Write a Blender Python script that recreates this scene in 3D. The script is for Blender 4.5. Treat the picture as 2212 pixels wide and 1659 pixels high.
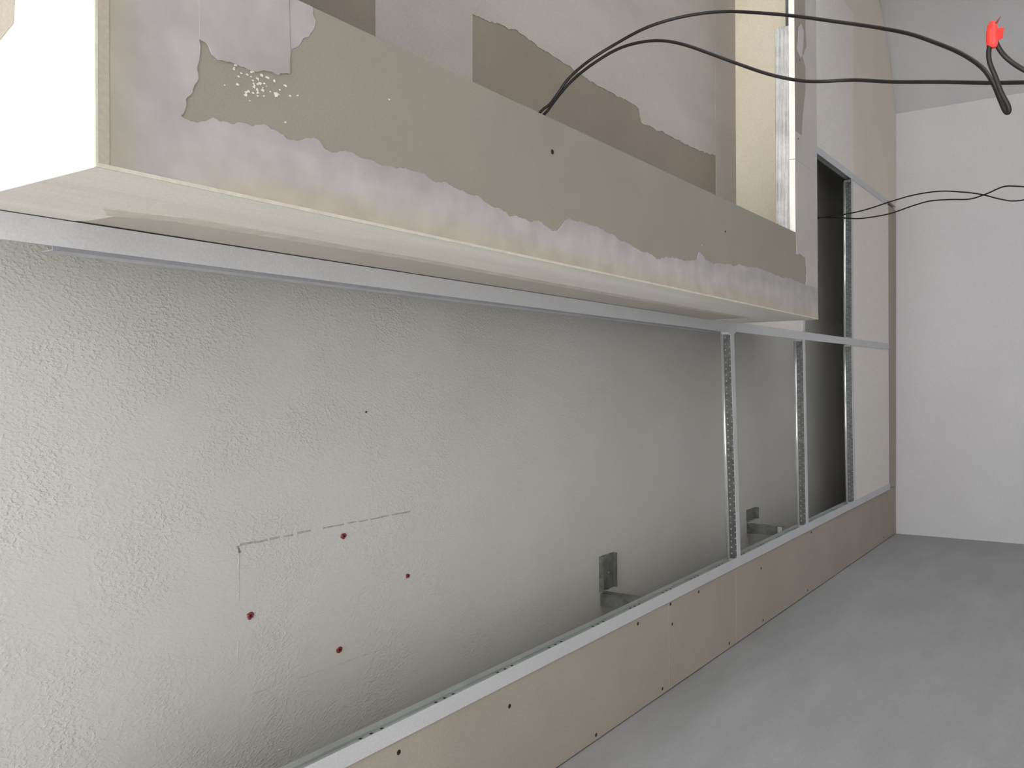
import bpy, bmesh, math, random
from mathutils import Matrix, Vector
from mathutils.geometry import tessellate_polygon
random.seed(7)
S = bpy.context.scene
for o in list(bpy.data.objects):
    bpy.data.objects.remove(o)
COL = S.collection

# ------------------------------------------------------------ camera, world, light, exposure
cam_d = bpy.data.cameras.new('camera'); cam = bpy.data.objects.new('camera', cam_d); COL.objects.link(cam)
cam_d.sensor_fit = 'HORIZONTAL'; cam_d.sensor_width = 36.0; cam_d.lens = 36.0 * 1921.0 / 2212.0; cam_d.clip_start = 0.02
# phone held sideways, tilted up at the ceiling from eye height
cam.matrix_world = Matrix(((-0.007992, 0.999968, 0.001044, 0.0),
                           (0.564275, 0.005372, -0.825569, 0.0),
                           (-0.825548, -0.006009, -0.5643, 1.70),
                           (0, 0, 0, 1)))
S.camera = cam
w = bpy.data.worlds.new('sky'); S.world = w; w.use_nodes = True
w.node_tree.nodes['Background'].inputs[0].default_value = (0.75, 0.87, 1.0, 1)
w.node_tree.nodes['Background'].inputs[1].default_value = 1.0

def area(name, loc, rot, sx, sy, power, color, spread=None):
    d = bpy.data.lights.new(name, 'AREA'); d.shape = 'RECTANGLE'; d.size = sx; d.size_y = sy
    d.energy = power; d.color = color
    if spread: d.spread = spread
    o = bpy.data.objects.new(name, d); COL.objects.link(o); o.location = loc; o.rotation_euler = rot
    return o
# daylight through the window in the rear wall (behind the camera)
area('window_daylight', (1.2, -2.82, 1.30), (math.radians(60), 0, 0), 2.3, 1.9, 95, (1.0, 0.975, 0.94))
area('left_fill_light', (-1.5, -2.82, 1.30), (math.radians(48), 0, 0), 2.0, 1.9, 160, (1.0, 0.985, 0.96))  # added fill from an unseen left bay, brightens the box side face
# added fill light from the right, placed at an unseen, made-up side window
area('side_fill_light', (4.05, 0.2, 1.25), (math.radians(65), 0, math.radians(90)), 3.4, 1.9, 70, (0.93, 0.97, 1.0))

S.view_settings.view_transform = 'Standard'; S.view_settings.look = 'None'
S.view_settings.gamma = 1.0; S.view_settings.use_curve_mapping = False
S.view_settings.exposure = 0.30

# ------------------------------------------------------------ materials
def mat(name, col, rough=0.9, metal=0.0, spec=0.3, build=None):
    m = bpy.data.materials.new(name); m.use_nodes = True
    nt = m.node_tree; b = nt.nodes['Principled BSDF']
    b.inputs['Base Color'].default_value = (*col, 1); b.inputs['Roughness'].default_value = rough
    b.inputs['Metallic'].default_value = metal; b.inputs['Specular IOR Level'].default_value = spec
    if build: build(nt, b)
    return m
def srgb(r, g, b):
    return tuple(((c / 255) / 12.92 if c / 255 <= 0.04045 else ((c / 255 + 0.055) / 1.055) ** 2.4) for c in (r, g, b))
def nd(nt, t, **kw):
    n = nt.nodes.new(t)
    for k, v in kw.items():
        if k in n.inputs.keys(): n.inputs[k].default_value = v
        else: setattr(n, k, v)
    return n
def mottled(c1, c2, scale=6, detail=6, fine=None, bump=0.0, bscale=400, c3=None, stretch=None):
    """two-tone mottle plus fine paper grain and fine relief"""
    def f(nt, b):
        L = nt.links
        tc = nd(nt, 'ShaderNodeTexCoord')
        co = tc.outputs['Object']
        if stretch:
            mp = nd(nt, 'ShaderNodeMapping'); mp.inputs['Scale'].default_value = stretch
            L.new(co, mp.inputs[0]); co = mp.outputs[0]
        n1 = nd(nt, 'ShaderNodeTexNoise', Scale=scale, Detail=detail, Roughness=0.6)
        L.new(co, n1.inputs['Vector'])
        r = nd(nt, 'ShaderNodeValToRGB'); L.new(n1.outputs[0], r.inputs[0])
        e = r.color_ramp.elements
        e[0].position = 0.32; e[0].color = (*c1, 1); e[1].position = 0.68; e[1].color = (*c2, 1)
        n2 = nd(nt, 'ShaderNodeTexNoise', Scale=fine or 350, Detail=3)
        L.new(tc.outputs['Object'], n2.inputs['Vector'])
        mr = nd(nt, 'ShaderNodeMapRange'); mr.inputs[1].default_value = 0.3; mr.inputs[2].default_value = 0.7
        mr.inputs[3].default_value = 0.93; mr.inputs[4].default_value = 1.05
        L.new(n2.outputs[0], mr.inputs[0])
        mx = nd(nt, 'ShaderNodeMix', data_type='RGBA', blend_type='MULTIPLY'); mx.inputs[0].default_value = 1
        L.new(r.outputs[0], mx.inputs[6]); L.new(mr.outputs[0], mx.inputs[7])
        L.new(mx.outputs[2], b.inputs['Base Color'])
        if bump:
            n3 = nd(nt, 'ShaderNodeTexNoise', Scale=bscale, Detail=4); L.new(tc.outputs['Object'], n3.inputs['Vector'])
            bp = nd(nt, 'ShaderNodeBump', Strength=bump, Distance=0.002)
            L.new(n3.outputs[0], bp.inputs['Height']); L.new(bp.outputs[0], b.inputs['Normal'])
    return f
def scl(c, k): return tuple(x * k for x in c)

def slab_nodes(nt, b):
    L = nt.links; tc = nd(nt, 'ShaderNodeTexCoord'); co = tc.outputs['Object']
    n1 = nd(nt, 'ShaderNodeTexNoise', Scale=2.2, Detail=5); L.new(co, n1.inputs['Vector'])
    r = nd(nt, 'ShaderNodeValToRGB'); L.new(n1.outputs[0], r.inputs[0]); e = r.color_ramp.elements
    e[0].position = 0.35; e[0].color = (0.515, 0.51, 0.48, 1); e[1].position = 0.66; e[1].color = (0.57, 0.56, 0.54, 1)
    L.new(r.outputs[0], b.inputs['Base Color'])
    # roller stipple: fine pips of plaster, denser in patches, slightly combed along one direction
    mp = nd(nt, 'ShaderNodeMapping'); mp.inputs['Rotation'].default_value = (0, 0, 0.6); mp.inputs['Scale'].default_value = (1, 0.62, 1)
    L.new(co, mp.inputs[0])
    a = nd(nt, 'ShaderNodeTexNoise', Scale=340, Detail=2, Roughness=0.5); L.new(mp.outputs[0], a.inputs['Vector'])
    ar = nd(nt, 'ShaderNodeMapRange', interpolation_type='SMOOTHSTEP'); ar.inputs[1].default_value = 0.42; ar.inputs[2].default_value = 0.72
    L.new(a.outputs[0], ar.inputs[0])
    big = nd(nt, 'ShaderNodeTexNoise', Scale=9, Detail=4); L.new(co, big.inputs['Vector'])
    br = nd(nt, 'ShaderNodeMapRange'); br.inputs[1].default_value = 0.38; br.inputs[2].default_value = 0.66; br.inputs[3].default_value = 0.3; L.new(big.outputs[0], br.inputs[0])
    mu = nd(nt, 'ShaderNodeMath', operation='MULTIPLY'); L.new(ar.outputs[0], mu.inputs[0]); L.new(br.outputs[0], mu.inputs[1])
    lo = nd(nt, 'ShaderNodeTexNoise', Scale=95, Detail=5, Roughness=0.65); L.new(mp.outputs[0], lo.inputs['Vector'])
    ad = nd(nt, 'ShaderNodeMath', operation='MULTIPLY_ADD'); L.new(lo.outputs[0], ad.inputs[0]); ad.inputs[1].default_value = 0.7; L.new(mu.outputs[0], ad.inputs[2])
    bp = nd(nt, 'ShaderNodeBump', Strength=0.5, Distance=0.0012); L.new(ad.outputs[0], bp.inputs['Height'])
    L.new(bp.outputs[0], b.inputs['Normal'])

def compound_nodes(c_edge, c_mid, c_far, axis, pos, scale=9, second=None):
    """joint compound whose own tint goes from the cream bead at the arris to lavender filler"""
    def f(nt, b):
        L = nt.links; tc = nd(nt, 'ShaderNodeTexCoord'); co = tc.outputs['Object']
        sx = nd(nt, 'ShaderNodeSeparateXYZ'); L.new(co, sx.inputs[0])
        mp = nd(nt, 'ShaderNodeMapping'); mp.inputs['Scale'].default_value = (3, 1, 3) if axis == 'X' else (1, 3, 3)
        L.new(co, mp.inputs[0])
        n = nd(nt, 'ShaderNodeTexNoise', Scale=scale, Detail=6, Roughness=0.65); L.new(mp.outputs[0], n.inputs['Vector'])
        m1 = nd(nt, 'ShaderNodeMath', operation='MULTIPLY_ADD'); L.new(n.outputs[0], m1.inputs[0]); m1.inputs[1].default_value = 0.05
        L.new(sx.outputs[axis], m1.inputs[2])
        mr = nd(nt, 'ShaderNodeMapRange'); mr.inputs[1].default_value = pos[0] + 0.025; mr.inputs[2].default_value = pos[1] + 0.025
        L.new(m1.outputs[0], mr.inputs[0])
        r = nd(nt, 'ShaderNodeValToRGB'); L.new(mr.outputs[0], r.inputs[0])
        r.color_ramp.interpolation = 'EASE'
        e = r.color_ramp.elements; e[0].color = (*c_edge, 1); e[1].color = (*c_far, 1)
        k = e.new(0.5); k.color = (*c_mid, 1)
        n2 = nd(nt, 'ShaderNodeTexNoise', Scale=22, Detail=5); L.new(co, n2.inputs['Vector'])
        m2 = nd(nt, 'ShaderNodeMapRange'); m2.inputs[1].default_value = 0.3; m2.inputs[2].default_value = 0.7
        m2.inputs[3].default_value = 0.86; m2.inputs[4].default_value = 1.06; L.new(n2.outputs[0], m2.inputs[0])
        mx = nd(nt, 'ShaderNodeMix', data_type='RGBA', blend_type='MULTIPLY'); mx.inputs[0].default_value = 1
        out = r.outputs[0]
        if second:                                   # towards the near end the bead runs along the other arris
            (e1, e2, e3), p = second
            ma = nd(nt, 'ShaderNodeMath', operation='MULTIPLY_ADD'); L.new(n.outputs[0], ma.inputs[0]); ma.inputs[1].default_value = 0.04; L.new(sx.outputs['Y'], ma.inputs[2])
            mq = nd(nt, 'ShaderNodeMapRange'); mq.inputs[1].default_value = p[0] + 0.02; mq.inputs[2].default_value = p[1] + 0.02; L.new(ma.outputs[0], mq.inputs[0])
            rr = nd(nt, 'ShaderNodeValToRGB'); L.new(mq.outputs[0], rr.inputs[0]); rr.color_ramp.interpolation = 'EASE'
            ee = rr.color_ramp.elements; ee[0].color = (*e1, 1); ee[1].color = (*e3, 1); kk = ee.new(0.5); kk.color = (*e2, 1)
            mk = nd(nt, 'ShaderNodeMapRange', interpolation_type='SMOOTHSTEP'); mk.inputs[1].default_value = 0.05; mk.inputs[2].default_value = 0.16; L.new(ma.outputs[0], mk.inputs[0])
            mz = nd(nt, 'ShaderNodeMix', data_type='RGBA'); L.new(mk.outputs[0], mz.inputs[0]); L.new(rr.outputs[0], mz.inputs[6]); L.new(r.outputs[0], mz.inputs[7]); out = mz.outputs[2]
        L.new(out, mx.inputs[6]); L.new(m2.outputs[0], mx.inputs[7]); L.new(mx.outputs[2], b.inputs['Base Color'])
    return f

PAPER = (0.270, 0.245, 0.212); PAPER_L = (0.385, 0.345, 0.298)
M = {}
M['slab'] = mat('painted_stippled_concrete', (0.5, 0.5, 0.47), 0.85, build=slab_nodes)
M['wall_l'] = mat('grey_skimmed_wall', (0.4, 0.4, 0.4), 0.9, build=mottled((0.295, 0.295, 0.295), (0.35, 0.345, 0.347), 5, 7, bump=0.25, bscale=260, stretch=(1, 0.6, 2.2)))
M['wall_f'] = mat('pale_wall_paint', (0.6, 0.59, 0.6), 0.9, build=mottled((0.57, 0.56, 0.58), (0.61, 0.60, 0.61), 2.5, 5, bump=0.15, bscale=300))
M['wall_r'] = mat('grey_wall_paint', (0.4, 0.4, 0.4), 0.9, build=mottled((0.44, 0.44, 0.45), (0.48, 0.48, 0.49), 2.5, 5, bump=0.15, bscale=300))
M['floor'] = mat('dusty_screed', (0.35, 0.34, 0.32), 0.95, build=mottled((0.56, 0.55, 0.53), (0.66, 0.65, 0.62), 3, 6, bump=0.3, bscale=120))
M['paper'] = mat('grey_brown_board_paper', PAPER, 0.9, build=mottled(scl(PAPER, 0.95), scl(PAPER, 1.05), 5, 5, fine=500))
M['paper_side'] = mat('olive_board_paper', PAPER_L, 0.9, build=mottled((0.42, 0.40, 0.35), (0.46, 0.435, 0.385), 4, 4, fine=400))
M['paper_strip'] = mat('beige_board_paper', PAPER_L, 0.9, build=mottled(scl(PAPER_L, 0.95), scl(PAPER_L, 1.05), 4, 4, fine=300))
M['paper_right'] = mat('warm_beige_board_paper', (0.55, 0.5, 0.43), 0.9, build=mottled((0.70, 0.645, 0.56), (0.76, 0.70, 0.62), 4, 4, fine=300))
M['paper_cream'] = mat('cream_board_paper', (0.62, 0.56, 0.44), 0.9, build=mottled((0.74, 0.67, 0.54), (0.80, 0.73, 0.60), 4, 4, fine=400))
M['gypsum'] = mat('gypsum_core', (0.82, 0.80, 0.76), 0.9, build=mottled((0.78, 0.76, 0.72), (0.86, 0.84, 0.80), 40, 4))
M['tile'] = mat('mineral_tile_face', (0.66, 0.63, 0.60), 0.95, build=mottled((0.74, 0.70, 0.67), (0.80, 0.76, 0.73), 60, 6, fine=170, bump=0.3, bscale=300))
M['white_steel'] = mat('white_coated_steel', (0.60, 0.60, 0.61), 0.55, build=mottled((0.55, 0.555, 0.58), (0.59, 0.595, 0.62), 8, 3))
M['angle_grey'] = mat('dull_grey_angle', (0.4, 0.4, 0.42), 0.6, build=mottled((0.38, 0.38, 0.41), (0.44, 0.44, 0.47), 8, 3))
M['web_grey'] = mat('grey_primed_steel', (0.42, 0.44, 0.43), 0.5, 0.2, build=mottled((0.34, 0.36, 0.35), (0.44, 0.465, 0.455), 8, 3))
M['galv'] = mat('galvanised_steel', (0.50, 0.52, 0.53), 0.4, 0.8, build=mottled((0.15, 0.16, 0.16), (0.24, 0.25, 0.25), 60, 4))
M['galv_bright'] = mat('bright_galvanised_steel', (0.9, 0.9, 0.9), 0.2, 0.65, spec=0.8, build=mottled((0.88, 0.88, 0.88), (0.95, 0.95, 0.95), 30, 3))
M['galv_track'] = mat('ribbed_zinc_track', (0.80, 0.80, 0.79), 0.5, 0.45, build=mottled((0.46, 0.46, 0.45), (0.66, 0.66, 0.65), 25, 5, stretch=(1, 6, 1)))
M['galv_dull'] = mat('dull_grey_steel', (0.22, 0.23, 0.22), 0.5, 0.6, build=mottled((0.14, 0.15, 0.14), (0.30, 0.31, 0.30), 40, 4))
M['hole'] = mat('dark_screw_head', (0.015, 0.013, 0.012), 0.6, build=mottled((0.01, 0.01, 0.01), (0.02, 0.02, 0.02), 50))
M['red_plug'] = mat('dull_red_plastic', (0.20, 0.03, 0.03), 0.6, build=mottled((0.14, 0.025, 0.025), (0.27, 0.05, 0.045), 300))
M['mark_dark'] = mat('smudged_pencil_mark', (0.3, 0.3, 0.26), 0.95, build=mottled((0.26, 0.26, 0.22), (0.42, 0.42, 0.38), 120, 5))
M['mark'] = mat('faint_pencil_mark', (0.33, 0.33, 0.29), 0.95, build=mottled((0.40, 0.40, 0.36), (0.58, 0.58, 0.55), 120, 5))
M['cable'] = mat('black_cable_sheath', (0.012, 0.010, 0.009), 0.5, spec=0.3, build=mottled((0.010, 0.008, 0.007), (0.018, 0.015, 0.013), 60))
M['tape'] = mat('red_adhesive_tape', (0.75, 0.02, 0.02), 0.45, spec=0.4, build=mottled((0.70, 0.02, 0.02), (0.88, 0.05, 0.04), 80))
M['frame'] = mat('white_window_frame', (0.7, 0.7, 0.7), 0.5, build=mottled((0.68, 0.68, 0.68), (0.74, 0.74, 0.74), 8))
def glass_nodes(nt, b): b.inputs['Transmission Weight'].default_value = 1.0
M['glass'] = mat('window_glass', (0.95, 0.97, 0.97), 0.02, spec=0.5, build=glass_nodes)
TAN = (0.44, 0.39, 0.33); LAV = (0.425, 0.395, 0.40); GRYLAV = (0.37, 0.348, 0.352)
M['comp_band'] = mat('joint_compound_band', LAV, 0.85, build=compound_nodes((0.43, 0.385, 0.325), LAV, GRYLAV, 'X', (0.006, 0.060), second=(((0.36, 0.325, 0.28), GRYLAV, LAV), (0.012, 0.085))))
M['comp_end'] = mat('joint_compound_end', LAV, 0.85, build=compound_nodes((0.36, 0.325, 0.28), GRYLAV, LAV, 'Y', (0.012, 0.085)))
M['comp_far'] = mat('joint_compound_far', LAV, 0.85, build=mottled((0.40, 0.375, 0.37), (0.46, 0.43, 0.42), 9, 7))
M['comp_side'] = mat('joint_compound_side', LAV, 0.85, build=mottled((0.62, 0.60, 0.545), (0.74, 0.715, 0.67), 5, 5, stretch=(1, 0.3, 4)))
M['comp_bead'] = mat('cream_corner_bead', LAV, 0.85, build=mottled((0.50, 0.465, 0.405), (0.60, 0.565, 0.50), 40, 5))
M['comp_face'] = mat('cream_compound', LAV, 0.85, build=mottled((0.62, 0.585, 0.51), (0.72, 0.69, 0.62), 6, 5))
M['comp_roof'] = mat('cove_compound', LAV, 0.85, build=mottled((0.44, 0.40, 0.375), (0.52, 0.475, 0.45), 5, 6, stretch=(1.5, 0.5, 1)))
M['paper_roof'] = mat('brown_cove_paper', PAPER, 0.9, build=mottled((0.265, 0.225, 0.19), (0.305, 0.26, 0.22), 5, 4, fine=400))

# ------------------------------------------------------------ mesh helpers
def obj(name, bm, m, parent=None, mats=None, smooth=False):
    me = bpy.data.meshes.new(name)
    bmesh.ops.recalc_face_normals(bm, faces=bm.faces)
    bm.to_mesh(me); bm.free()
    for k in (mats or [m]): me.materials.append(M[k])
    if smooth:
        for p in me.polygons: p.use_smooth = True
    o = bpy.data.objects.new(name, me); COL.objects.link(o)
    if parent: o.parent = parent
    return o
def bx(bm, x0, x1, y0, y1, z0, z1, mi=0):
    v = [bm.verts.new(p) for p in ((x0, y0, z0), (x1, y0, z0), (x1, y1, z0), (x0, y1, z0), (x0, y0, z1), (x1, y0, z1), (x1, y1, z1), (x0, y1, z1))]
    fs = []
    for q in ((0, 3, 2, 1), (4, 5, 6, 7), (0, 1, 5, 4), (1, 2, 6, 5), (2, 3, 7, 6), (3, 0, 4, 7)):
        fs.append(bm.faces.new([v[i] for i in q])); fs[-1].material_index = mi
    return fs
def box(name, dims, m, parent=None, mats=None):
    bm = bmesh.new(); bx(bm, *dims); return obj(name, bm, m, parent, mats)
def board(name, dims, face, parent=None, faces='z'):
    """plasterboard: papered faces, gypsum showing on the cut edges"""
    bm = bmesh.new(); fs = bx(bm, *dims); bm.normal_update()
    ax = {'x': 0, 'y': 1, 'z': 2}[faces]
    for f in fs: f.material_index = 0 if abs(f.normal[ax]) > 0.5 else 1
    return obj(name, bm, None, parent, mats=[face, 'gypsum'])
def prism(bm, pts, lo, hi, axis='z'):
    """polygon pts in the plane across `axis`, extruded from lo to hi"""
    def p3(p, h):
        return {'z': (p[0], p[1], h), 'x': (h, p[0], p[1]), 'y': (p[0], h, p[1])}[axis]
    a = [bm.verts.new(p3(p, lo)) for p in pts]; b = [bm.verts.new(p3(p, hi)) for p in pts]
    n = len(pts)
    if n > 4:
        for i, j, k in tessellate_polygon([[Vector((p[0], p[1], 0)) for p in pts]]):
            bm.faces.new((a[i], a[j], a[k])); bm.faces.new((b[k], b[j], b[i]))
    else:
        bm.faces.new(a); bm.faces.new(list(reversed(b)))
    for i in range(n): bm.faces.new((a[i], b[i], b[(i + 1) % n], a[(i + 1) % n]))
def rag(pts, amp=0.0012, depth=3, seed=1):
    """ragged trowelled edge: midpoint displacement between the given points (open polyline)"""
    rnd = random.Random(seed)
    out = [Vector(p) for p in pts]
    for d in range(depth):
        nx = [out[0]]
        for a, b in zip(out, out[1:]):
            t = b - a; L = t.length
            if L > 0.004:
                nrm = Vector((-t.y, t.x)) / max(L, 1e-6)
                nx.append((a + b) / 2 + nrm * rnd.uniform(-1, 1) * min(amp, L * 0.18) * (1.0 if d == 0 else 0.7))
            nx.append(b)
        out = nx
    return [tuple(p) for p in out]
def sheet(name, pts, lo, hi, m, parent, axis='z'):
    bm = bmesh.new(); prism(bm, pts, lo, hi, axis)
    return obj(name, bm, m, parent)
def thing(name, label, cat, loc=(0, 0, 0), group=None, rz=0.0):
    o = bpy.data.objects.new(name, None); COL.objects.link(o); o.empty_display_size = 0.05
    o.location = loc; o.rotation_euler = (0, 0, rz); o['label'] = label; o['category'] = cat
    if group: o['group'] = group
    return o
def tag(o, label, cat, group=None):
    o['label'] = label; o['category'] = cat
    if group: o['group'] = group
    return o
def struct(o):
    o['kind'] = 'structure'; return o
def disc(bm, x, y, z, r, h, n=10, flatten=1.0, bevel=True):
    base = [bm.verts.new((x + r * math.cos(2 * math.pi * i / n), y + r * flatten * math.sin(2 * math.pi * i / n), z)) for i in range(n)]
    low = [bm.verts.new((x + 0.75 * r * math.cos(2 * math.pi * i / n), y + 0.75 * r * flatten * math.sin(2 * math.pi * i / n), z - h)) for i in range(n)]
    c = bm.verts.new((x, y, z - h * 0.4))
    for i in range(n):
        j = (i + 1) % n
        bm.faces.new((base[i], base[j], low[j], low[i])); bm.faces.new((low[i], low[j], c))
    bm.faces.new(base)

# ------------------------------------------------------------ room shell
XL, ZF, ZG, ZS = -0.655, 0.0, 2.49, 2.66           # left wall, floor, grid plane, concrete slab
YB = -3.0
XW, YW = -2.9, 0.25                                # room widened left of the camera, up to YW, to admit the added light
XR = 4.2                                            # room opened to the right of the camera for the added side light
struct(box('floor', (XW - 0.15, XR + 0.15, YB - 0.15, 4.6, -0.12, ZF), 'floor'))
ceiling = struct(box('ceiling', (XW - 0.15, XR + 0.15, YB - 0.15, 4.6, ZS, ZS + 0.2), 'slab'))
bm = bmesh.new()
bx(bm, XL - 0.15, XL, YW, 4.6, ZF, ZS); bx(bm, XW, XL - 0.15, YW, YW + 0.15, ZF, ZS); bx(bm, XW - 0.15, XW, YB - 0.15, YW + 0.15, ZF, ZS)
struct(obj('wall_left', bm, 'wall_l'))
bm = bmesh.new()                                    # far wall, a touch out of square
fy = lambda x: 4.079 + 0.036 * x
prism(bm, [(XL, fy(XL)), (1.16, fy(1.16)), (1.16, 4.6), (XL, 4.6)], ZF, ZS)
struct(obj('wall_far', bm, 'wall_f'))
curve = [(1.1482, 4.122), (1.22, 4.085), (1.2861, 4.045), (1.345, 4.01), (1.4029, 3.965), (1.4715, 3.895), (1.5315, 3.80), (1.578, 3.69), (1.605, 3.56), (1.62, 3.40), (1.625, 3.2), (1.625, 2.75)]
def spline2(pts, n=5):
    P = [Vector(p) for p in pts]; out = []
    for i in range(len(P) - 1):
        p0 = P[max(i - 1, 0)]; p1 = P[i]; p2 = P[i + 1]; p3 = P[min(i + 2, len(P) - 1)]
        for k in range(n):
            t = k / n
            out.append(0.5 * ((2 * p1) + (p2 - p0) * t + (2 * p0 - 5 * p1 + 4 * p2 - p3) * t * t + (3 * p1 - p0 - 3 * p2 + p3) * t ** 3))
    return [tuple(p) for p in out + [P[-1]]]
curve = spline2(curve)
bm = bmesh.new()
prism(bm, curve + [(XR, 2.75), (XR, 4.6), (1.1482, 4.6)], ZF, ZS)
wr = struct(obj('wall_right', bm, 'wall_r'))
wr.data.shade_auto_smooth() if hasattr(wr.data, 'shade_auto_smooth') else None

# rear wall and right-hand side wall; left and side windows are added for light
def window_wall(wall_name, along, p, lo, hi, wins, z0, z1, t):
    def q(a0, a1, c0, c1, e0, e1):
        c0, c1 = sorted((c0, c1))
        return (a0, a1, c0, c1, e0, e1) if along == 'x' else (c0, c1, a0, a1, e0, e1)
    bm = bmesh.new(); edge = lo
    for nm, w0, w1 in wins:
        bx(bm, *q(edge, w0, p, p + t, ZF, ZS)); bx(bm, *q(w0, w1, p, p + t, ZF, z0)); bx(bm, *q(w0, w1, p, p + t, z1, ZS)); edge = w1
    bx(bm, *q(edge, hi, p, p + t, ZF, ZS))
    struct(obj(wall_name, bm, 'wall_f'))
    s = 1 if t > 0 else -1
    for nm, w0, w1 in wins:
        mid = (w0 + w1) / 2; bm = bmesh.new()
        for a0, a1, e0, e1 in ((w0, w0 + .06, z0, z1), (w1 - .06, w1, z0, z1), (w0 + .06, w1 - .06, z0, z0 + .06), (w0 + .06, w1 - .06, z1 - .06, z1), (mid - .03, mid + .03, z0 + .06, z1 - .06)):
            bx(bm, *q(a0, a1, p + s * .05, p + s * .11, e0, e1))
        win = struct(obj(nm, bm, 'frame'))
        for a0, a1 in ((w0 + .06, mid - .03), (mid + .03, w1 - .06)):
            box('pane', q(a0, a1, p + s * .079, p + s * .085, z0 + .06, z1 - .06), 'glass', win)
window_wall('wall_rear', 'x', YB, XW, XR, [('added_left_window', -2.55, -0.45), ('window_2', 0.0, 2.4)], 0.2, 2.35, -0.15)
window_wall('wall_side', 'y', XR, YB, 2.75, [('added_side_window', -1.6, 2.0)], 0.2, 2.35, 0.15)

# marks and wall plugs on the slab
def stroke(name, a, b, wd, seed, gaps=0.25, dens=14, m='mark'):
    rnd = random.Random(seed); bm = bmesh.new(); a = Vector(a); b = Vector(b); t = (b - a); L = t.length; t /= L; n = Vector((-t.y, t.x))
    k = max(3, int(L * dens * 3)); 
    for i in range(k):
        if rnd.random() < gaps: continue
        s0 = L * i / k; s1 = L * (i + rnd.uniform(0.7, 1.05)) / k; hw = wd * rnd.uniform(0.3, 0.6); of = rnd.uniform(-0.3, 0.3) * wd
        q = [a + t * s0 + n * (of - hw), a + t * s1 + n * (of - hw * 0.8), a + t * s1 + n * (of + hw * 0.8), a + t * s0 + n * (of + hw)]
        prism(bm, [tuple(p) for p in q], ZS - 0.0004, ZS + 0.001)
    return obj(name, bm, m, ceiling)
stroke('pencil_mark', (-0.2112, 0.765), (-0.2079, 1.1108), 0.0028, 1, 0.08, m='mark_dark')
stroke('pencil_mark', (-0.2112, 0.763), (-0.4124, 0.7592), 0.0014, 2, 0.45)
stroke('pencil_mark', (-0.4124, 0.7592), (-0.4162, 1.0416), 0.0016, 3, 0.3)
stroke('pencil_mark', (-0.2079, 1.108), (-0.30, 1.105), 0.0012, 4, 0.5)
stroke('pencil_mark', (-0.2112, 0.762), (-0.222, 0.764), 0.004, 5, 0.2, 60, 'mark_dark')
rnd = random.Random(3)
for (x, y, r) in ((-0.2268, 0.9546, 0.0045), (-0.3127, 1.0981, 0.0036), (-0.3076, 0.7806, 0.0045), (-0.3939, 0.9442, 0.0045), (-0.0428, 1.0043, 0.0013)):
    bm = bmesh.new(); n = 14
    rs = [r * rnd.uniform(0.85, 1.25) for _ in range(n)]
    out = [bm.verts.new((x + rs[i] * math.cos(2 * math.pi * i / n), y + rs[i] * 1.3 * math.sin(2 * math.pi * i / n), ZS - 0.0005)) for i in range(n)]
    lip = [bm.verts.new((x + rs[i] * 0.7 * math.cos(2 * math.pi * i / n), y + rs[i] * 0.9 * math.sin(2 * math.pi * i / n), ZS - 0.0022)) for i in range(n)]
    inn = [bm.verts.new((x + rs[i] * 0.4 * math.cos(2 * math.pi * i / n), y + rs[i] * 0.5 * math.sin(2 * math.pi * i / n), ZS - 0.0018)) for i in range(n)]
    for i in range(n):
        j = (i + 1) % n
        bm.faces.new((out[i], out[j], lip[j], lip[i])); bm.faces.new((lip[i], lip[j], inn[j], inn[i]))
    fh = bm.faces.new(inn); fh.material_index = 1
    o = obj('wall_plug' if r > 0.002 else 'nail_hole', bm, None, ceiling, mats=['red_plug' if r > 0.002 else 'hole', 'hole'])

# ------------------------------------------------------------ left drywall strip at grid height
def screw(parent, x, y, z, r=0.0036):
    bm = bmesh.new(); disc(bm, 0, 0, 0, r, 0.0005, 10, 1.15)
    o = obj('screw', bm, 'hole', parent); o.location = (x, y, z)
    return o
T = 0.0125
left = thing('drywall_strip', 'long beige plasterboard ceiling strip along the left wall, dotted with screws', 'ceiling panel', (-0.56, 1.0, ZG + 0.002))
zl = 0.0; off = left.location
def lb(x0, x1, y0, y1): return (x0 - off.x, x1 - off.x, y0 - off.y, y1 - off.y, 0.0, T)
board('board', lb(XL + 0.0035, -0.466, 0.27, 1.7395), 'paper_strip', left)
board('board', lb(XL + 0.0035, -0.4565, 1.7400, 2.1400), 'paper_strip', left)
board('board', lb(XL + 0.0035, -0.4535, 2.1406, 4.054), 'paper_strip', left)
for (x, y) in ((-0.4883, 0.8859), (-0.5059, 1.1448), (-0.6427, 1.4215), (-0.4792, 1.5947), (-0.5176, 1.7581), (-0.4730, 1.7500), (-0.6404, 1.7064), (-0.4772, 1.9028), (-0.4992, 2.3289), (-0.4698, 2.7957), (-0.6359, 3.8124), (-0.6404, 2.7515), (-0.64, 2.3405), (-0.6404, 2.0907)):
    screw(left, x - off.x, y - off.y, 0.0)

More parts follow.
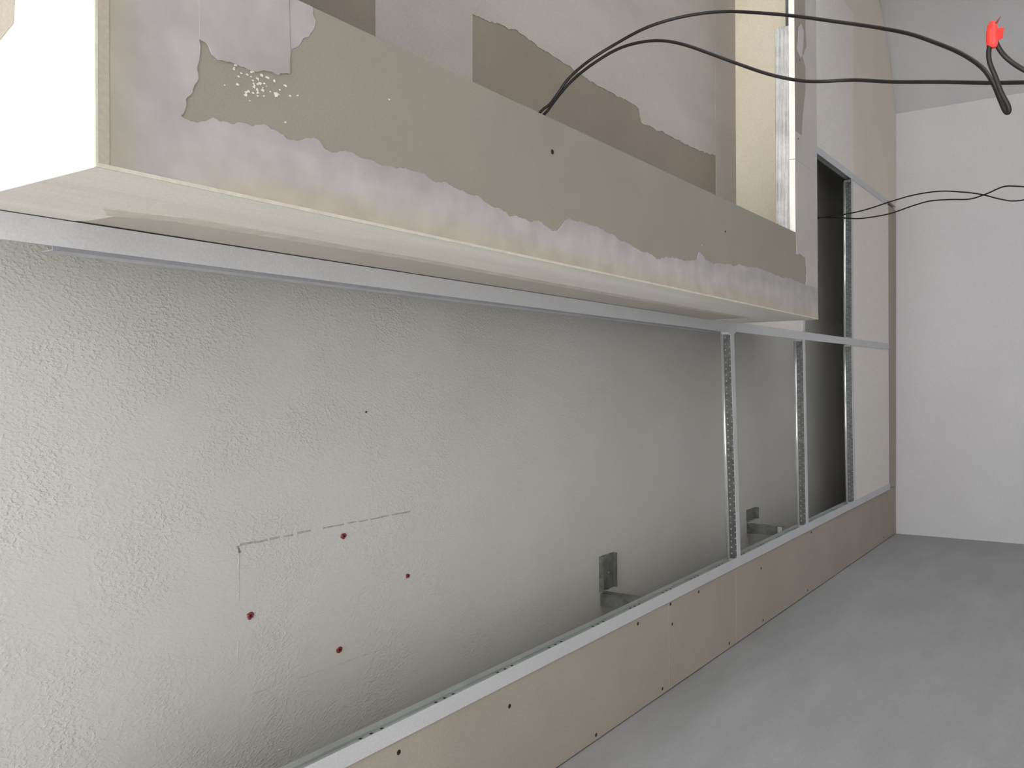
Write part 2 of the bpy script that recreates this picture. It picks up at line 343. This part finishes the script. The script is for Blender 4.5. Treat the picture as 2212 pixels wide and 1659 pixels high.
# far strip (beige) against the far wall, and the right-hand boards
far = thing('drywall_strip', 'narrow dark-beige plasterboard strip along the top of the far wall', 'ceiling panel', (0.2, 4.0, ZG + 0.002))
bm = bmesh.new(); fe = lambda x: 3.932 + 0.02 * x
prism(bm, [(-0.648 , -0.07 + fe(-0.448) - 3.93 + 0.0), (0.53, fe(0.73) - 4.0), (0.53, fy(0.73) - 4.003), (-0.648, fy(-0.448) - 4.003)], 0, T)
obj('board', bm, 'paper_strip', far)
right = thing('drywall_ceiling_panel', 'pale plasterboard ceiling with a clipped corner, right of the grid beyond the box', 'ceiling panel', (1.0, 3.0, ZG + 0.002))
o = right.location
bm = bmesh.new(); prism(bm, [(0.747 - o.x, 2.15 - o.y), (1.62 - o.x, 2.15 - o.y), (1.62 - o.x, 2.55 - o.y), (1.3372 - o.x, 3.2482 - o.y), (1.3329 - o.x, 3.38 - o.y), (0.747 - o.x, 3.362 - o.y)], 0, T)
bmesh.ops.triangulate(bm, faces=[f for f in bm.faces if len(f.verts) > 4])
obj('board', bm, 'tile', right)
rb = thing('drywall_ceiling_panel', 'beige plasterboard ceiling curving along the grey right wall', 'ceiling panel', (1.1, 3.7, ZG + 0.002))
o = rb.location
edge = [(p[0] - 0.004, p[1] - 0.004) for p in curve if p[1] > 2.78]
poly = [(0.747, 3.363), (1.3335, 3.381), (1.338, 3.2485), (1.6195, 2.551)] + edge[::-1] + [(0.747, fy(0.747) - 0.003)]
bm = bmesh.new(); prism(bm, [(p[0] - o.x, p[1] - o.y) for p in poly], 0, T)
bmesh.ops.triangulate(bm, faces=[f for f in bm.faces if len(f.verts) > 4])
obj('board', bm, 'paper_right', rb)

# ------------------------------------------------------------ grid runners and cross tees
def tee(name, label, a, b, group=None, h=0.032, fw=0.012, web='galv', bulb='galv_bright', dots=True, slots=None, cat='ceiling tee'):
    a = Vector((*a, ZG)); b = Vector((*b, ZG)); d = b - a; L = d.length
    t = thing(name, label, cat, a, group, math.atan2(d.y, d.x))
    bm = bmesh.new(); bx(bm, 0, L, -fw, fw, 0, 0.0012); obj('flange', bm, 'white_steel', t)
    bm = bmesh.new(); bx(bm, 0.001, L - 0.001, -0.0009, 0.0009, 0.0012, h - 0.007); obj('web', bm, web, t)
    bm = bmesh.new()
    sec = [(-0.0034 * math.sin(k * math.pi / 6), h - 0.0045 - 0.0045 * math.cos(k * math.pi / 6)) for k in range(12)]
    va = [bm.verts.new((0.004, p[0], p[1])) for p in sec]; vb = [bm.verts.new((L - 0.004, p[0], p[1])) for p in sec]
    bm.faces.new(va); bm.faces.new(list(reversed(vb)))
    for i in range(12): bm.faces.new((va[i], va[(i + 1) % 12], vb[(i + 1) % 12], vb[i]))
    obj('bulb', bm, bulb, t, smooth=True)
    if dots:
        bm = bmesh.new(); n = int(L / 0.0155)
        for i in range(n):
            for r, zz in ((0, 0.0075), (1, h - 0.0135)):
                x = 0.006 + (i + 0.5 * r) * 0.0155
                if x > L - 0.006: continue
                for s in (-1, 1):
                    y0 = 0.0009 * s; y1 = 0.0020 * s
                    v = [bm.verts.new(p) for p in ((x - 0.0017, y0, zz - 0.0015), (x + 0.0017, y0, zz - 0.0015), (x + 0.0017, y0, zz + 0.0015), (x - 0.0017, y0, zz + 0.0015))]
                    c = bm.verts.new((x, y1, zz - 0.0006))
                    for k in range(4): bm.faces.new((v[k], v[(k + 1) % 4], c))
        s = obj('stitching', bm, 'galv_bright', t); s['kind'] = 'stuff'
    # end tabs that hook into the runner
    for x0, x1 in ((-0.0005, 0.006), (L - 0.006, L + 0.0005)):
        bm = bmesh.new(); bx(bm, x0, x1, -0.0022, -0.0012, 0.006, h - 0.003); bx(bm, x0, x1, 0.0012, 0.0022, 0.006, h - 0.003); obj('end_tab', bm, 'galv_bright', t)
    return t, L

# long runner on the edge of the left strip, built as a taller double profile with slots
a, b2 = (-0.4655, -2.0), (-0.4395, 3.92)
def runner(name, label, a, b, h, side):
    A = Vector((*a, ZG)); d = Vector((*b, ZG)) - A; L = d.length
    t = thing(name, label, 'ceiling runner', A, None, math.atan2(d.y, d.x))
    bm = bmesh.new(); bx(bm, 0, L, -0.012, 0.012, -0.0002, 0.0012); obj('flange', bm, 'white_steel', t)
    bm = bmesh.new(); bx(bm, 0, L, -0.001, 0.001, 0.0012, h - 0.014); obj('web', bm, 'web_grey', t)
    bm = bmesh.new(); bx(bm, 0, L, -0.0035, 0.0035, h - 0.0132, h); bx(bm, 0, L, -0.0022, 0.0022, h - 0.014, h - 0.0132)
    obj('bulb', bm, 'web_grey', t)
    bm = bmesh.new(); y = 0.05
    while y < L:
        for k in range(3):
            for s in (-1, 1):
                yy = sorted((s * 0.001, s * 0.0014)); bx(bm, y + k * 0.02, y + k * 0.02 + 0.0045, yy[0], yy[1], 0.0215, 0.0250)
        y += 0.1535
    s_ = obj('slot', bm, 'hole', t); s_['kind'] = 'stuff'
    return t
runner('main_runner', 'long white metal grid runner edging the left plasterboard strip', (-0.4815, -2.9), (-0.441, 3.93), 0.040, 1)
runner('main_runner', 'white metal runner running along the foot of the plasterboard box', (0.1524, -2.9), (0.1318, 2.146), 0.030, 1)
runner('main_runner', 'white metal runner continuing from the box to the far wall between the tiles', (0.1352, 2.1475), (0.1392, 3.928), 0.030, 1)
runner('main_runner', 'white metal runner on the right edge of the grid beside the pale plasterboard', (0.7345, 2.16), (0.7345, 3.925), 0.030, 1)
# extra steel angle sitting on the runner beside the box
ang = thing('steel_angle', 'second grey metal angle just above the runner along the box', 'metal profile', (0.1385, 0.446, 2.515), None, 0.003)
bm = bmesh.new(); bx(bm, -0.0105, 0.0060, 0, 1.66, 0.010, 0.0115); obj('flange', bm, 'angle_grey', ang)
bm = bmesh.new(); bx(bm, -0.0105, -0.0095, 0, 1.66, 0.0115, 0.030); obj('web', bm, 'angle_grey', ang)

G = None
tee('cross_tee', 'nearest bright cross tee of the left bay, just past the end of the box', (0.1225, 2.122), (-0.4515, 2.158))
tee('cross_tee', 'second cross tee of the left bay, in front of the dark opening', (0.1265, 2.727), (-0.4480, 2.748))
tee('cross_tee', 'farthest cross tee of the left bay, holding the left ceiling tile', (0.1275, 3.318), (-0.4450, 3.338))
tee('cross_tee', 'farthest cross tee of the right bay, behind the two thin hanging cables', (0.7215, 3.336), (0.1505, 3.326))
tee('cross_tee', 'cross tee of the right bay mostly hidden above the box end', (0.7215, 2.735), (0.1505, 2.728))

# mineral tiles lying in the grid
def tile(label, quad):
    cx = sum(p[0] for p in quad) / 4; cy = sum(p[1] for p in quad) / 4
    bm = bmesh.new(); prism(bm, [(p[0] - cx, p[1] - cy) for p in quad], 0, 0.015)
    bmesh.ops.bevel(bm, geom=[e for e in bm.edges], offset=0.0012, segments=1, affect='EDGES')
    o = obj('ceiling_tile', bm, 'tile'); o.location = (cx, cy, ZG + 0.0014)
    tag(o, label, 'ceiling tile', 'pale mineral tiles laid in the grid'); return o
tile('pale speckled ceiling tile at the far end of the left bay', [(-0.438, 3.342), (0.133, 3.328), (0.133, 3.929), (-0.438, 3.92)])
tile('pale speckled ceiling tile at the far end of the right bay, behind thin cables', [(0.144, 3.331), (0.727, 3.342), (0.727, 3.945), (0.144, 3.93)])
tile('pale ceiling tile peeping out beneath the far end of the box', [(0.144, 2.155), (0.727, 2.165), (0.727, 2.731), (0.144, 2.724)])

# ------------------------------------------------------------ brackets hanging from the slab
def bracket(label, x0, x1, y0, y1, ax0, ax1, ay, zb, gus):
    t = thing('steel_bracket', label, 'bracket', ((x0 + x1) / 2, (y0 + y1) / 2, ZS))
    ox, oy = t.location.x, t.location.y
    bm = bmesh.new()
    bx(bm, x0 - ox, x1 - ox, y0 - oy, y1 - oy, -0.003, -0.0002)                       # plate
    bx(bm, x0 - ox, x1 - ox, y0 - oy, y0 - oy + 0.0015, -0.012, -0.003); bx(bm, x0 - ox, x1 - ox, y1 - oy - 0.0015, y1 - oy, -0.012, -0.003)
    bx(bm, x0 - ox, x1 - ox, (y0 + y1) / 2 - oy - 0.004, (y0 + y1) / 2 - oy + 0.004, -0.006, -0.003)
    obj('foot_plate', bm, 'galv_dull', t)
    bm = bmesh.new()
    bx(bm, ax0 - ox, ax1 - ox, ay - oy, ay - oy + 0.0015, zb - ZS, -0.003)             # hanging channel
    bx(bm, ax1 - ox - 0.0015, ax1 - ox, ay - oy + 0.0015, ay - oy + 0.025, zb - ZS, -0.003)
    bx(bm, ax0 - ox, ax0 - ox + 0.0015, ay - oy + 0.0015, ay - oy + 0.012, zb - ZS, -0.003)
    obj('hanger_arm', bm, 'galv_dull', t)
    bm = bmesh.new()
    for i in range(8):
        pass
    disc(bm, (x0 + x1) / 2 - ox, (y0 + y1) / 2 - oy, -0.003, 0.005, 0.0045, 8)
    obj('bolt', bm, 'galv', t)
    if gus:
        bm = bmesh.new(); prism(bm, [(ax0 - ox, -0.003), (x0 - ox, -0.003), (ax0 - ox, -0.02)], y0 - oy, y0 - oy + 0.0015, 'y'); obj('gusset', bm, 'galv', t)
        bm = bmesh.new(); bx(bm, ax0 - ox, ax1 - ox, ay - oy - 0.001, ay - oy, zb - ZS, zb - ZS + 0.014); obj('arm_tip', bm, 'galv_bright', t)
    return t
bracket('nearest grey steel bracket fixed to the slab, its arm dropping behind the left runner', -0.466, -0.388, 1.742, 1.806, -0.497, -0.470, 1.745, 2.52, False)
bracket('smaller grey bracket with bright tip, between the first two cross tees', -0.436, -0.400, 2.688, 2.770, -0.472, -0.444, 2.69, 2.549, True)

# ------------------------------------------------------------ dropped plasterboard box with open cove
X0, Y0, XE, YE, ZB = 0.1529, 0.347, 1.30, 2.133, 2.285
bxr = thing('plasterboard_box', 'large dropped plasterboard box with patchy joint compound and an open cove', 'bulkhead', (X0, Y0, ZB), None, 0.005)
def rel(dims): return (dims[0] - X0, dims[1] - X0, dims[2] - Y0, dims[3] - Y0, dims[4] - ZB, dims[5] - ZB)
LX, FY, NY, RX = 0.3335, 1.961, 0.50, 1.12
board('bottom_board', rel((X0, LX, Y0, YE, ZB, ZB + T)), 'paper', bxr)
board('bottom_board', rel((LX + 0.0008, 0.494, FY, YE, ZB, ZB + T)), 'comp_far', bxr)
board('bottom_board', rel((0.4955, RX, FY + 0.0005, YE, ZB, ZB + T)), 'comp_far', bxr)
board('bottom_board', rel((LX + 0.0008, RX, Y0, NY, ZB, ZB + T)), 'paper', bxr)
board('bottom_board', rel((RX + 0.0008, XE, Y0, YE, ZB, ZB + T)), 'paper', bxr)
board('side_board', rel((X0, X0 + T, Y0, YE, ZB + T, ZS - 0.06)), 'paper_side', bxr, 'x')
board('side_board', rel((XE - T, XE, Y0, YE, ZB + T, ZS - 0.06)), 'paper', bxr, 'x')
board('end_board', rel((X0 + T, XE - T, Y0, Y0 + T, ZB + T, ZS - 0.06)), 'comp_face', bxr, 'y')
board('end_board', rel((X0 + T, XE - T, YE - T, YE, ZB + T, ZS - 0.06)), 'paper_cream', bxr, 'y')
board('cove_ceiling_board', rel((X0 + T, XE - T, Y0 + T, YE - T, 2.478, 2.4905)), 'paper_roof', bxr)
# ribbed metal track standing on the far edge of the opening (two lengths)
def track(x0, x1, y, parent, recess=0.0):
    bm = bmesh.new(); n = 10; z0 = ZB + T + 0.0004 - ZB; hh = 0.0305; prof = []
    for i in range(n * 2 + 1):
        prof.append((y + (0.0 if i % 2 else 0.0011), z0 + hh * i / (n * 2)))
    prof += [(y + 0.030, z0 + hh), (y + 0.030, z0 + hh - 0.0006), (y + 0.0022, z0 + hh - 0.0006), (y + 0.0022, z0)]
    va = [bm.verts.new((x0, p[0], p[1])) for p in prof]; vb = [bm.verts.new((x1, p[0], p[1])) for p in prof]
    N = len(prof)
    for i in range(N): bm.faces.new((va[i], va[(i + 1) % N], vb[(i + 1) % N], vb[i]))
    bm.faces.new(va); bm.faces.new(list(reversed(vb)))
    bmesh.ops.triangulate(bm, faces=[f for f in bm.faces if len(f.verts) > 4])
    return obj('metal_track', bm, 'galv_track', parent)
track(X0 + T - X0 + 0.001, 0.7905 - X0, FY - Y0 + 0.0008, bxr)
bm = bmesh.new(); bx(bm, 0.797 - X0, RX - X0 + 0.1, FY - Y0 + 0.022, FY - Y0 + 0.024, T + 0.0004, 0.026); obj('metal_track', bm, 'galv', bxr)
bm = bmesh.new(); bx(bm, LX - X0 - 0.031, LX - X0 - 0.001, 0.80, FY - Y0 - 0.002, T + 0.0004, T + 0.0012); bx(bm, LX - X0 - 0.031, LX - X0 - 0.030, 0.80, FY - Y0 - 0.002, T + 0.0012, T + 0.028); obj('metal_track', bm, 'galv_track', bxr)

# joint compound trowelled over the arrises: thin ragged sheets
def sh(x, y): return (x - X0 - 0.0049 * (0) + 0.005 * (y - Y0), y - Y0 - 0.005 * (x - X0))
BAND = [(0.2041, 0.4147), (0.2018, 0.4228), (0.2097, 0.4439), (0.2121, 0.4705), (0.2165, 0.4941), (0.2134, 0.5088), (0.21, 0.5292), (0.216, 0.5561), (0.2102, 0.5616), (0.2144, 0.5875), (0.2127, 0.621), (0.2116, 0.6535), (0.2137, 0.6882), (0.2099, 0.7214), (0.2083, 0.7648), (0.2049, 0.7985), (0.2, 0.8161), (0.1935, 0.8529), (0.1939, 0.8921), (0.1972, 0.9231), (0.1915, 0.9556), (0.2015, 0.9726), (0.2117, 0.9901), (0.2121, 1.0261), (0.2073, 1.1038), (0.1965, 1.1753), (0.1883, 1.254), (0.1979, 1.3413), (0.2038, 1.4081), (0.2182, 1.4183), (0.2058, 1.4486), (0.2099, 1.524), (0.2181, 1.6181), (0.2199, 1.7493), (0.22, 1.8988), (0.2169, 2.0341)]
NEAR = [(0.2041, 0.4147), (0.2084, 0.418), (0.2174, 0.4189), (0.2243, 0.4251), (0.2365, 0.4306), (0.251, 0.4315), (0.2672, 0.4317)]
zt0, zt1 = -0.0006, 0.0002
near = rag([sh(*p) for p in NEAR], 0.002, 4, 6)
band = rag([sh(*p) for p in BAND], 0.0028, 4, 5)
e = 0.0004
sheet('joint_compound', [(e, e), (e, YE - Y0 - e), sh(0.2169, 2.1315)] + list(reversed(band)) + near[1:] + [(0.1144, 0.0847), (XE - X0 - 0.001, 0.0847), (XE - X0 - 0.001, e)], zt0, zt1, 'comp_band', bxr)
# trowelled patch hanging into the brown paper near the camera
P1 = rag([sh(*p) for p in [(0.2672, 0.4317), (0.2644, 0.4401), (0.2561, 0.4486), (0.2571, 0.471), (0.2587, 0.4897), (0.2611, 0.5093), (0.2659, 0.522)]], 0.002, 3, 8)
sheet('joint_compound', P1 + [sh(0.2862, 0.5225), sh(0.3328, 0.5215), sh(0.3328, 0.4317)], zt0 - 0.0002, zt1, 'comp_band', bxr)
P2 = rag([sh(*p) for p in [(0.2780, 0.523), (0.2862, 0.5238), (0.2929, 0.5327), (0.3043, 0.5435), (0.3216, 0.5529), (0.3326, 0.5492)]], 0.0022, 3, 9)
sheet('joint_compound', P2 + [sh(0.3328, 0.5225), sh(0.30, 0.5222)], -0.0003, zt1, 'comp_band', bxr)
# far corner of the lip
P3 = rag([sh(*p) for p in [(0.2169, 2.0341), (0.245, 2.043), (0.278, 2.0341)]], 0.002, 3, 10) + rag([sh(*p) for p in [(0.278, 2.0341), (0.2815, 1.997), (0.278, 1.9659), (0.3333, 1.9610)]], 0.003, 3, 11)
sheet('joint_compound', [sh(0.2169, 2.1315)] + P3 + [sh(0.3333, 2.1315)], zt0, zt1, 'comp_far', bxr)
# brown paper patch left bare on the far lip
P4 = rag([sh(*p) for p in [(0.7914, 1.966), (0.775, 1.9856), (0.7523, 1.9915), (0.735, 2.0), (0.7332, 2.0297), (0.757, 2.0537), (0.8081, 2.0477), (1.11, 2.045)]], 0.003, 3, 12)
sheet('bare_paper', [sh(0.55, 1.964)] + [sh(0.55, 2.012), sh(0.60, 2.022), sh(0.66, 2.044), sh(0.71, 2.046)] + list(P4[len(P4) // 2:]) + [sh(1.11, 1.966)], -0.0004, zt1, 'paper', bxr)
P5 = rag([(0.728 + 0.0, 1.988), (0.74, 1.985), (0.785, 1.995), (0.80, 2.015), (0.79, 2.035), (0.752, 2.028), (0.722, 2.012)], 0.002, 2, 13)
sheet('joint_compound', [sh(*p) for p in P5], -0.0008, -0.0002, 'comp_end', bxr)
# corner beads
sheet('corner_bead', [(-0.0007, -0.0006), (0.0022, -0.0006), (0.0022, YE - Y0), (-0.0007, YE - Y0)], -0.0009, 0.0012, 'comp_bead', bxr)
sheet('corner_bead', [(0.0022, -0.0008), (XE - X0, -0.0008), (XE - X0, 0.0012), (0.0022, 0.0012)], -0.0010, 0.0012, 'comp_bead', bxr)
sheet('corner_bead', [(0.0022, 0.0012), (XE - X0, 0.0012), (XE - X0, 0.0095), (0.0022, 0.0095)], -0.0009, 0.0, 'paper_strip', bxr)
# compound on the side face, paper left bare in a wedge above it
SIDE = [(0.4563, 2.4387), (0.50, 2.4185), (0.5902, 2.4098), (0.809, 2.4060), (1.1573, 2.4093), (1.45, 2.4130), (1.7017, 2.4128), (1.9857, 2.4079), (1.995, 2.43), (1.99, 2.56)]
sp = [(0.004, ZB + 0.001), (YE - 0.001, ZB + 0.001), (YE - 0.001, 2.56)] + list(reversed(rag(SIDE, 0.0015, 3, 14))) + [(0.455, 2.4755), (0.42, 2.56), (Y0, 2.56)]
sp = [(max(p[0], Y0) - Y0, p[1] - ZB) for p in sp]
sp[0] = (0.0004, 0.001)
sheet('joint_compound', sp, -0.0006, 0.0002, 'comp_side', bxr, 'x')
sheet('corner_bead', [(0.45 - Y0, 2.4415 - ZB), (0.50 - Y0, 2.4190 - ZB), (0.809 - Y0, 2.4065 - ZB), (1.45 - Y0, 2.4135 - ZB), (1.98 - Y0, 2.410 - ZB), (1.98 - Y0, 2.394 - ZB), (1.45 - Y0, 2.396 - ZB), (0.809 - Y0, 2.389 - ZB), (0.50 - Y0, 2.394 - ZB), (0.43 - Y0, 2.415 - ZB)], -0.0009, -0.0004, 'comp_bead', bxr, 'x')
# bare patch on the bright end face
sheet('bare_paper', [(0.142, 0.109), (0.125, 0.111), (0.117, 0.131), (0.117, 0.19), (0.20, 0.19), (0.20, 0.109)], -0.0006, 0.0002, 'paper_strip', bxr, 'y')
# cove ceiling compound: everything but the brown lozenges
zc = 2.478 - ZB
EDGE = rag([sh(*p) for p in [(0.5399, 1.0428), (0.5476, 1.1073), (0.5492, 1.1906), (0.5447, 1.2753), (0.5399, 1.3687), (0.5388, 1.4724), (0.5376, 1.5881), (0.5126, 1.5979), (0.5168, 1.7176), (0.5192, 1.8644), (0.5294, 1.988)]], 0.003, 4, 15)
sheet('joint_compound', [(0.25, 0.692)] + [sh(0.5399, 1.0428)] + EDGE[1:] + [(XE - X0 - T, 1.640), (XE - X0 - T, 0.692)], zc - 0.0008, zc + 0.0002, 'comp_roof', bxr)
sheet('joint_compound', [(T, 0.488), (XE - X0 - T, 0.488), (XE - X0 - T, 0.692), (0.25, 0.692), (T, 0.692)], zc - 0.0008, zc + 0.0002, 'comp_roof', bxr)
sheet('joint_compound', [(T, 1.641), (XE - X0 - T, 1.641), (XE - X0 - T, YE - Y0 - T), (T, YE - Y0 - T)], zc - 0.0008, zc + 0.0002, 'comp_roof', bxr)
for (x, y) in ((0.2891, 0.9493), (0.27, 1.541), (0.7143, 2.0011), (0.5357, 1.9862)):
    p = sh(x, y); screw(bxr, p[0], p[1], -0.0002, 0.0032 if y < 1 else 0.0022)
# dried plaster flecks
bm = bmesh.new(); rnd = random.Random(21)
fl = [(0.1150 + rnd.gauss(0, 0.010) + X0 - 0.02, 0.487 + rnd.gauss(0, 0.014), rnd.uniform(0.0004, 0.0012)) for _ in range(46)] + [(0.244, 0.5075, 0.0018), (0.2765, 0.648, 0.0009), (0.232, 1.43, 0.0009), (0.25, 0.531, 0.0008)]
for x, y, r in fl:
    p = sh(x, y); n = 7
    ro = [r * rnd.uniform(0.5, 1.5) for _ in range(n)]
    prism(bm, [(p[0] + ro[i] * math.cos(i * 2 * math.pi / n), p[1] + 1.5 * ro[i] * math.sin(i * 2 * math.pi / n)) for i in range(n)], -0.0004, 0.0002)
o = obj('plaster_fleck', bm, 'comp_side', bxr); o['kind'] = 'stuff'

# ------------------------------------------------------------ cables and tape
def smooth_path(pts, n=4):
    P = [Vector(p) for p in pts]; out = []
    for i in range(len(P) - 1):
        p0 = P[max(i - 1, 0)]; p1 = P[i]; p2 = P[i + 1]; p3 = P[min(i + 2, len(P) - 1)]
        for k in range(n):
            t = k / n
            out.append(0.5 * ((2 * p1) + (p2 - p0) * t + (2 * p0 - 5 * p1 + 4 * p2 - p3) * t * t + (3 * p1 - p0 - 3 * p2 + p3) * t ** 3))
    out.append(P[-1]); return out
def cable(label, pts, r, group):
    path = smooth_path(pts); base = path[0].copy(); bm = bmesh.new(); rings = []; K = 8
    up = Vector((0.3, 0.9, 0.2)).normalized()
    for i, p in enumerate(path):
        t = (path[min(i + 1, len(path) - 1)] - path[max(i - 1, 0)]).normalized()
        u = (up - t * up.dot(t)).normalized(); up = u; v = t.cross(u)
        rings.append([bm.verts.new(p - base + (u * math.cos(2 * math.pi * k / K) + v * math.sin(2 * math.pi * k / K)) * r) for k in range(K)])
    for a, b in zip(rings, rings[1:]):
        for k in range(K): bm.faces.new((a[k], a[(k + 1) % K], b[(k + 1) % K], b[k]))
    bm.faces.new(rings[0]); bm.faces.new(list(reversed(rings[-1])))
    o = obj('black_cable', bm, 'cable', smooth=True); o.location = base
    return tag(o, label, 'cable', group)
lead = [(0.262, 1.08, 2.302), (0.285, 1.00, 2.303), (0.318, 0.945, 2.3025), (0.331, 0.937, 2.3005)]
CA = [(0.3375, 0.9300, 2.286), (0.341, 0.9276, 2.2751), (0.3495, 0.9243, 2.2623), (0.3657, 0.9237, 2.2455), (0.3789, 0.9195, 2.2162), (0.3918, 0.9202, 2.1797), (0.3993, 0.9141, 2.1355), (0.4028, 0.9189, 2.0931), (0.3992, 0.9227, 2.052), (0.385, 0.9157, 2.009), (0.369, 0.9073, 1.9682), (0.3514, 0.8975, 1.9293), (0.3342, 0.8863, 1.8926), (0.3118, 0.8628, 1.8559), (0.2919, 0.844, 1.8303), (0.2715, 0.823, 1.8078), (0.2492, 0.799, 1.7897), (0.2296, 0.7815, 1.7799), (0.2138, 0.7731, 1.7744), (0.2034, 0.7695, 1.7707), (0.2018, 0.7677, 1.7681), (0.2061, 0.7652, 1.7682), (0.2159, 0.7623, 1.7724), (0.2281, 0.7598, 1.7761), (0.2386, 0.7575, 1.7795), (0.2474, 0.7572, 1.78), (0.2576, 0.7584, 1.7782)]
CB = [(0.3375, 0.9400, 2.2865), (0.3446, 0.9381, 2.2775), (0.3539, 0.9351, 2.2642), (0.3662, 0.9345, 2.2474), (0.3775, 0.9298, 2.2189), (0.3885, 0.9291, 2.1844), (0.3894, 0.9263, 2.1531), (0.3836, 0.9228, 2.1227), (0.3711, 0.9187, 2.0933), (0.3528, 0.9168, 2.0605), (0.3345, 0.9142, 2.0289), (0.3175, 0.911, 1.9982), (0.3043, 0.907, 1.9685), (0.296, 0.8997, 1.9437), (0.2904, 0.8983, 1.9104), (0.2749, 0.8769, 1.8707), (0.2611, 0.8571, 1.8288), (0.2466, 0.8359, 1.7888), (0.2368, 0.8181, 1.7617), (0.2273, 0.7991, 1.7363), (0.2201, 0.7893, 1.7241), (0.2156, 0.7843, 1.7225), (0.215, 0.7814, 1.7268), (0.2199, 0.7717, 1.7409), (0.2311, 0.7663, 1.7578), (0.2403, 0.7658, 1.7674), (0.248, 0.7619, 1.7731), (0.2573, 0.7594, 1.7768)]
CC = [(0.5674, 3.1509, 2.56), (0.552, 3.08, 2.535), (0.5436, 3.0311, 2.4942), (0.5229, 2.9058, 2.4117), (0.5216, 2.8588, 2.3386), (0.5324, 2.8282, 2.2594), (0.5408, 2.8131, 2.1929), (0.5404, 2.8003, 2.1231), (0.5267, 2.7821, 2.0611), (0.5114, 2.7664, 2.013), (0.4901, 2.7498, 1.9664), (0.4807, 2.7517, 1.9282), (0.4812, 2.7324, 1.8678), (0.4821, 2.7284, 1.7851), (0.4591, 2.7285, 1.6963)]
CD = [(0.5674, 3.1509, 2.5655), (0.552, 3.09, 2.545), (0.5444, 3.0429, 2.5124), (0.5167, 2.9369, 2.4194), (0.5003, 2.8821, 2.3577), (0.5008, 2.8561, 2.2717), (0.5122, 2.8307, 2.2025), (0.5188, 2.8179, 2.1504), (0.5102, 2.7857, 2.0912), (0.5029, 2.7706, 2.0423), (0.5084, 2.7511, 2.0), (0.5207, 2.7422, 1.96), (0.5164, 2.7255, 1.9311), (0.5046, 2.7188, 1.8879), (0.4702, 2.7283, 1.7851), (0.4509, 2.7285, 1.6963)]
cable('black cable arching highest from the cove, ending in a hairpin at the tape', lead + CA, 0.0018, 'black cables hanging from the cove')
cable('black cable taking the lower loop from the cove edge and hanging out of view', [(p[0] - 0.002, p[1] + 0.006, p[2]) for p in lead] + CB, 0.0018, 'black cables hanging from the cove')
cable('upper of the two thin black cables leaving the dark opening', CC, 0.0019, 'thin cables hanging from the dark opening')
cable('lower of the two thin black cables leaving the dark opening', CD, 0.0019, 'thin cables hanging from the dark opening')
# red tape wrapped round the joined ends, with a torn flag and a wire tip
tp = thing('red_tape', 'bright red tape wrapped round two joined cable ends', 'tape', (0.2536, 0.7585, 1.778))
ax = (Vector((0.2676, 0.7583, 1.7784)) - Vector((0.2505, 0.758, 1.7788))); Lt = ax.length; ax.normalize()
u = Vector((0, 0.42, 0.9)); u = (u - ax * u.dot(ax)).normalized(); v = ax.cross(u)
bm = bmesh.new(); rings = []
prof = [(-0.004, 0.0030), (-0.002, 0.0043), (0.003, 0.0045), (0.008, 0.0042), (0.0125, 0.0036), (0.0155, 0.0022), (0.0165, 0.0006)]
rn = random.Random(4)
for s, r in prof:
    rings.append([bm.verts.new(ax * s + (u * math.cos(2 * math.pi * k / 12) * 1.0 + v * math.sin(2 * math.pi * k / 12) * 0.8) * r * rn.uniform(0.9, 1.1)) for k in range(12)])
for a, b in zip(rings, rings[1:]):
    for k in range(12): bm.faces.new((a[k], a[(k + 1) % 12], b[(k + 1) % 12], b[k]))
bm.faces.new(rings[0]); bm.faces.new(list(reversed(rings[-1])))
obj('tape_wrap', bm, 'tape', tp)
dn = (u * -1)
bm = bmesh.new(); q = [ax * 0.000 + dn * 0.0035, ax * 0.001 + dn * 0.0082, ax * 0.0085 + dn * 0.0086, ax * 0.0095 + dn * 0.0038]
th = v * 0.0004
f1 = [bm.verts.new(p + th) for p in q]; f2 = [bm.verts.new(p - th) for p in q]
bm.faces.new(f1); bm.faces.new(list(reversed(f2)))
for i in range(4): bm.faces.new((f1[i], f2[i], f2[(i + 1) % 4], f1[(i + 1) % 4]))
obj('tape_flag', bm, 'tape', tp)
bm = bmesh.new(); tip = ax * 0.0185 + dn * 0.0072; b0 = ax * 0.0125 + dn * 0.002
K = 6; ra = [bm.verts.new(b0 + (ax * math.cos(k * math.pi / 3) + v * math.sin(k * math.pi / 3)) * 0.0014) for k in range(K)]
c = bm.verts.new(tip)
for k in range(K): bm.faces.new((ra[k], ra[(k + 1) % K], c))
bm.faces.new(ra); obj('wire_tip', bm, 'red_plug', tp)
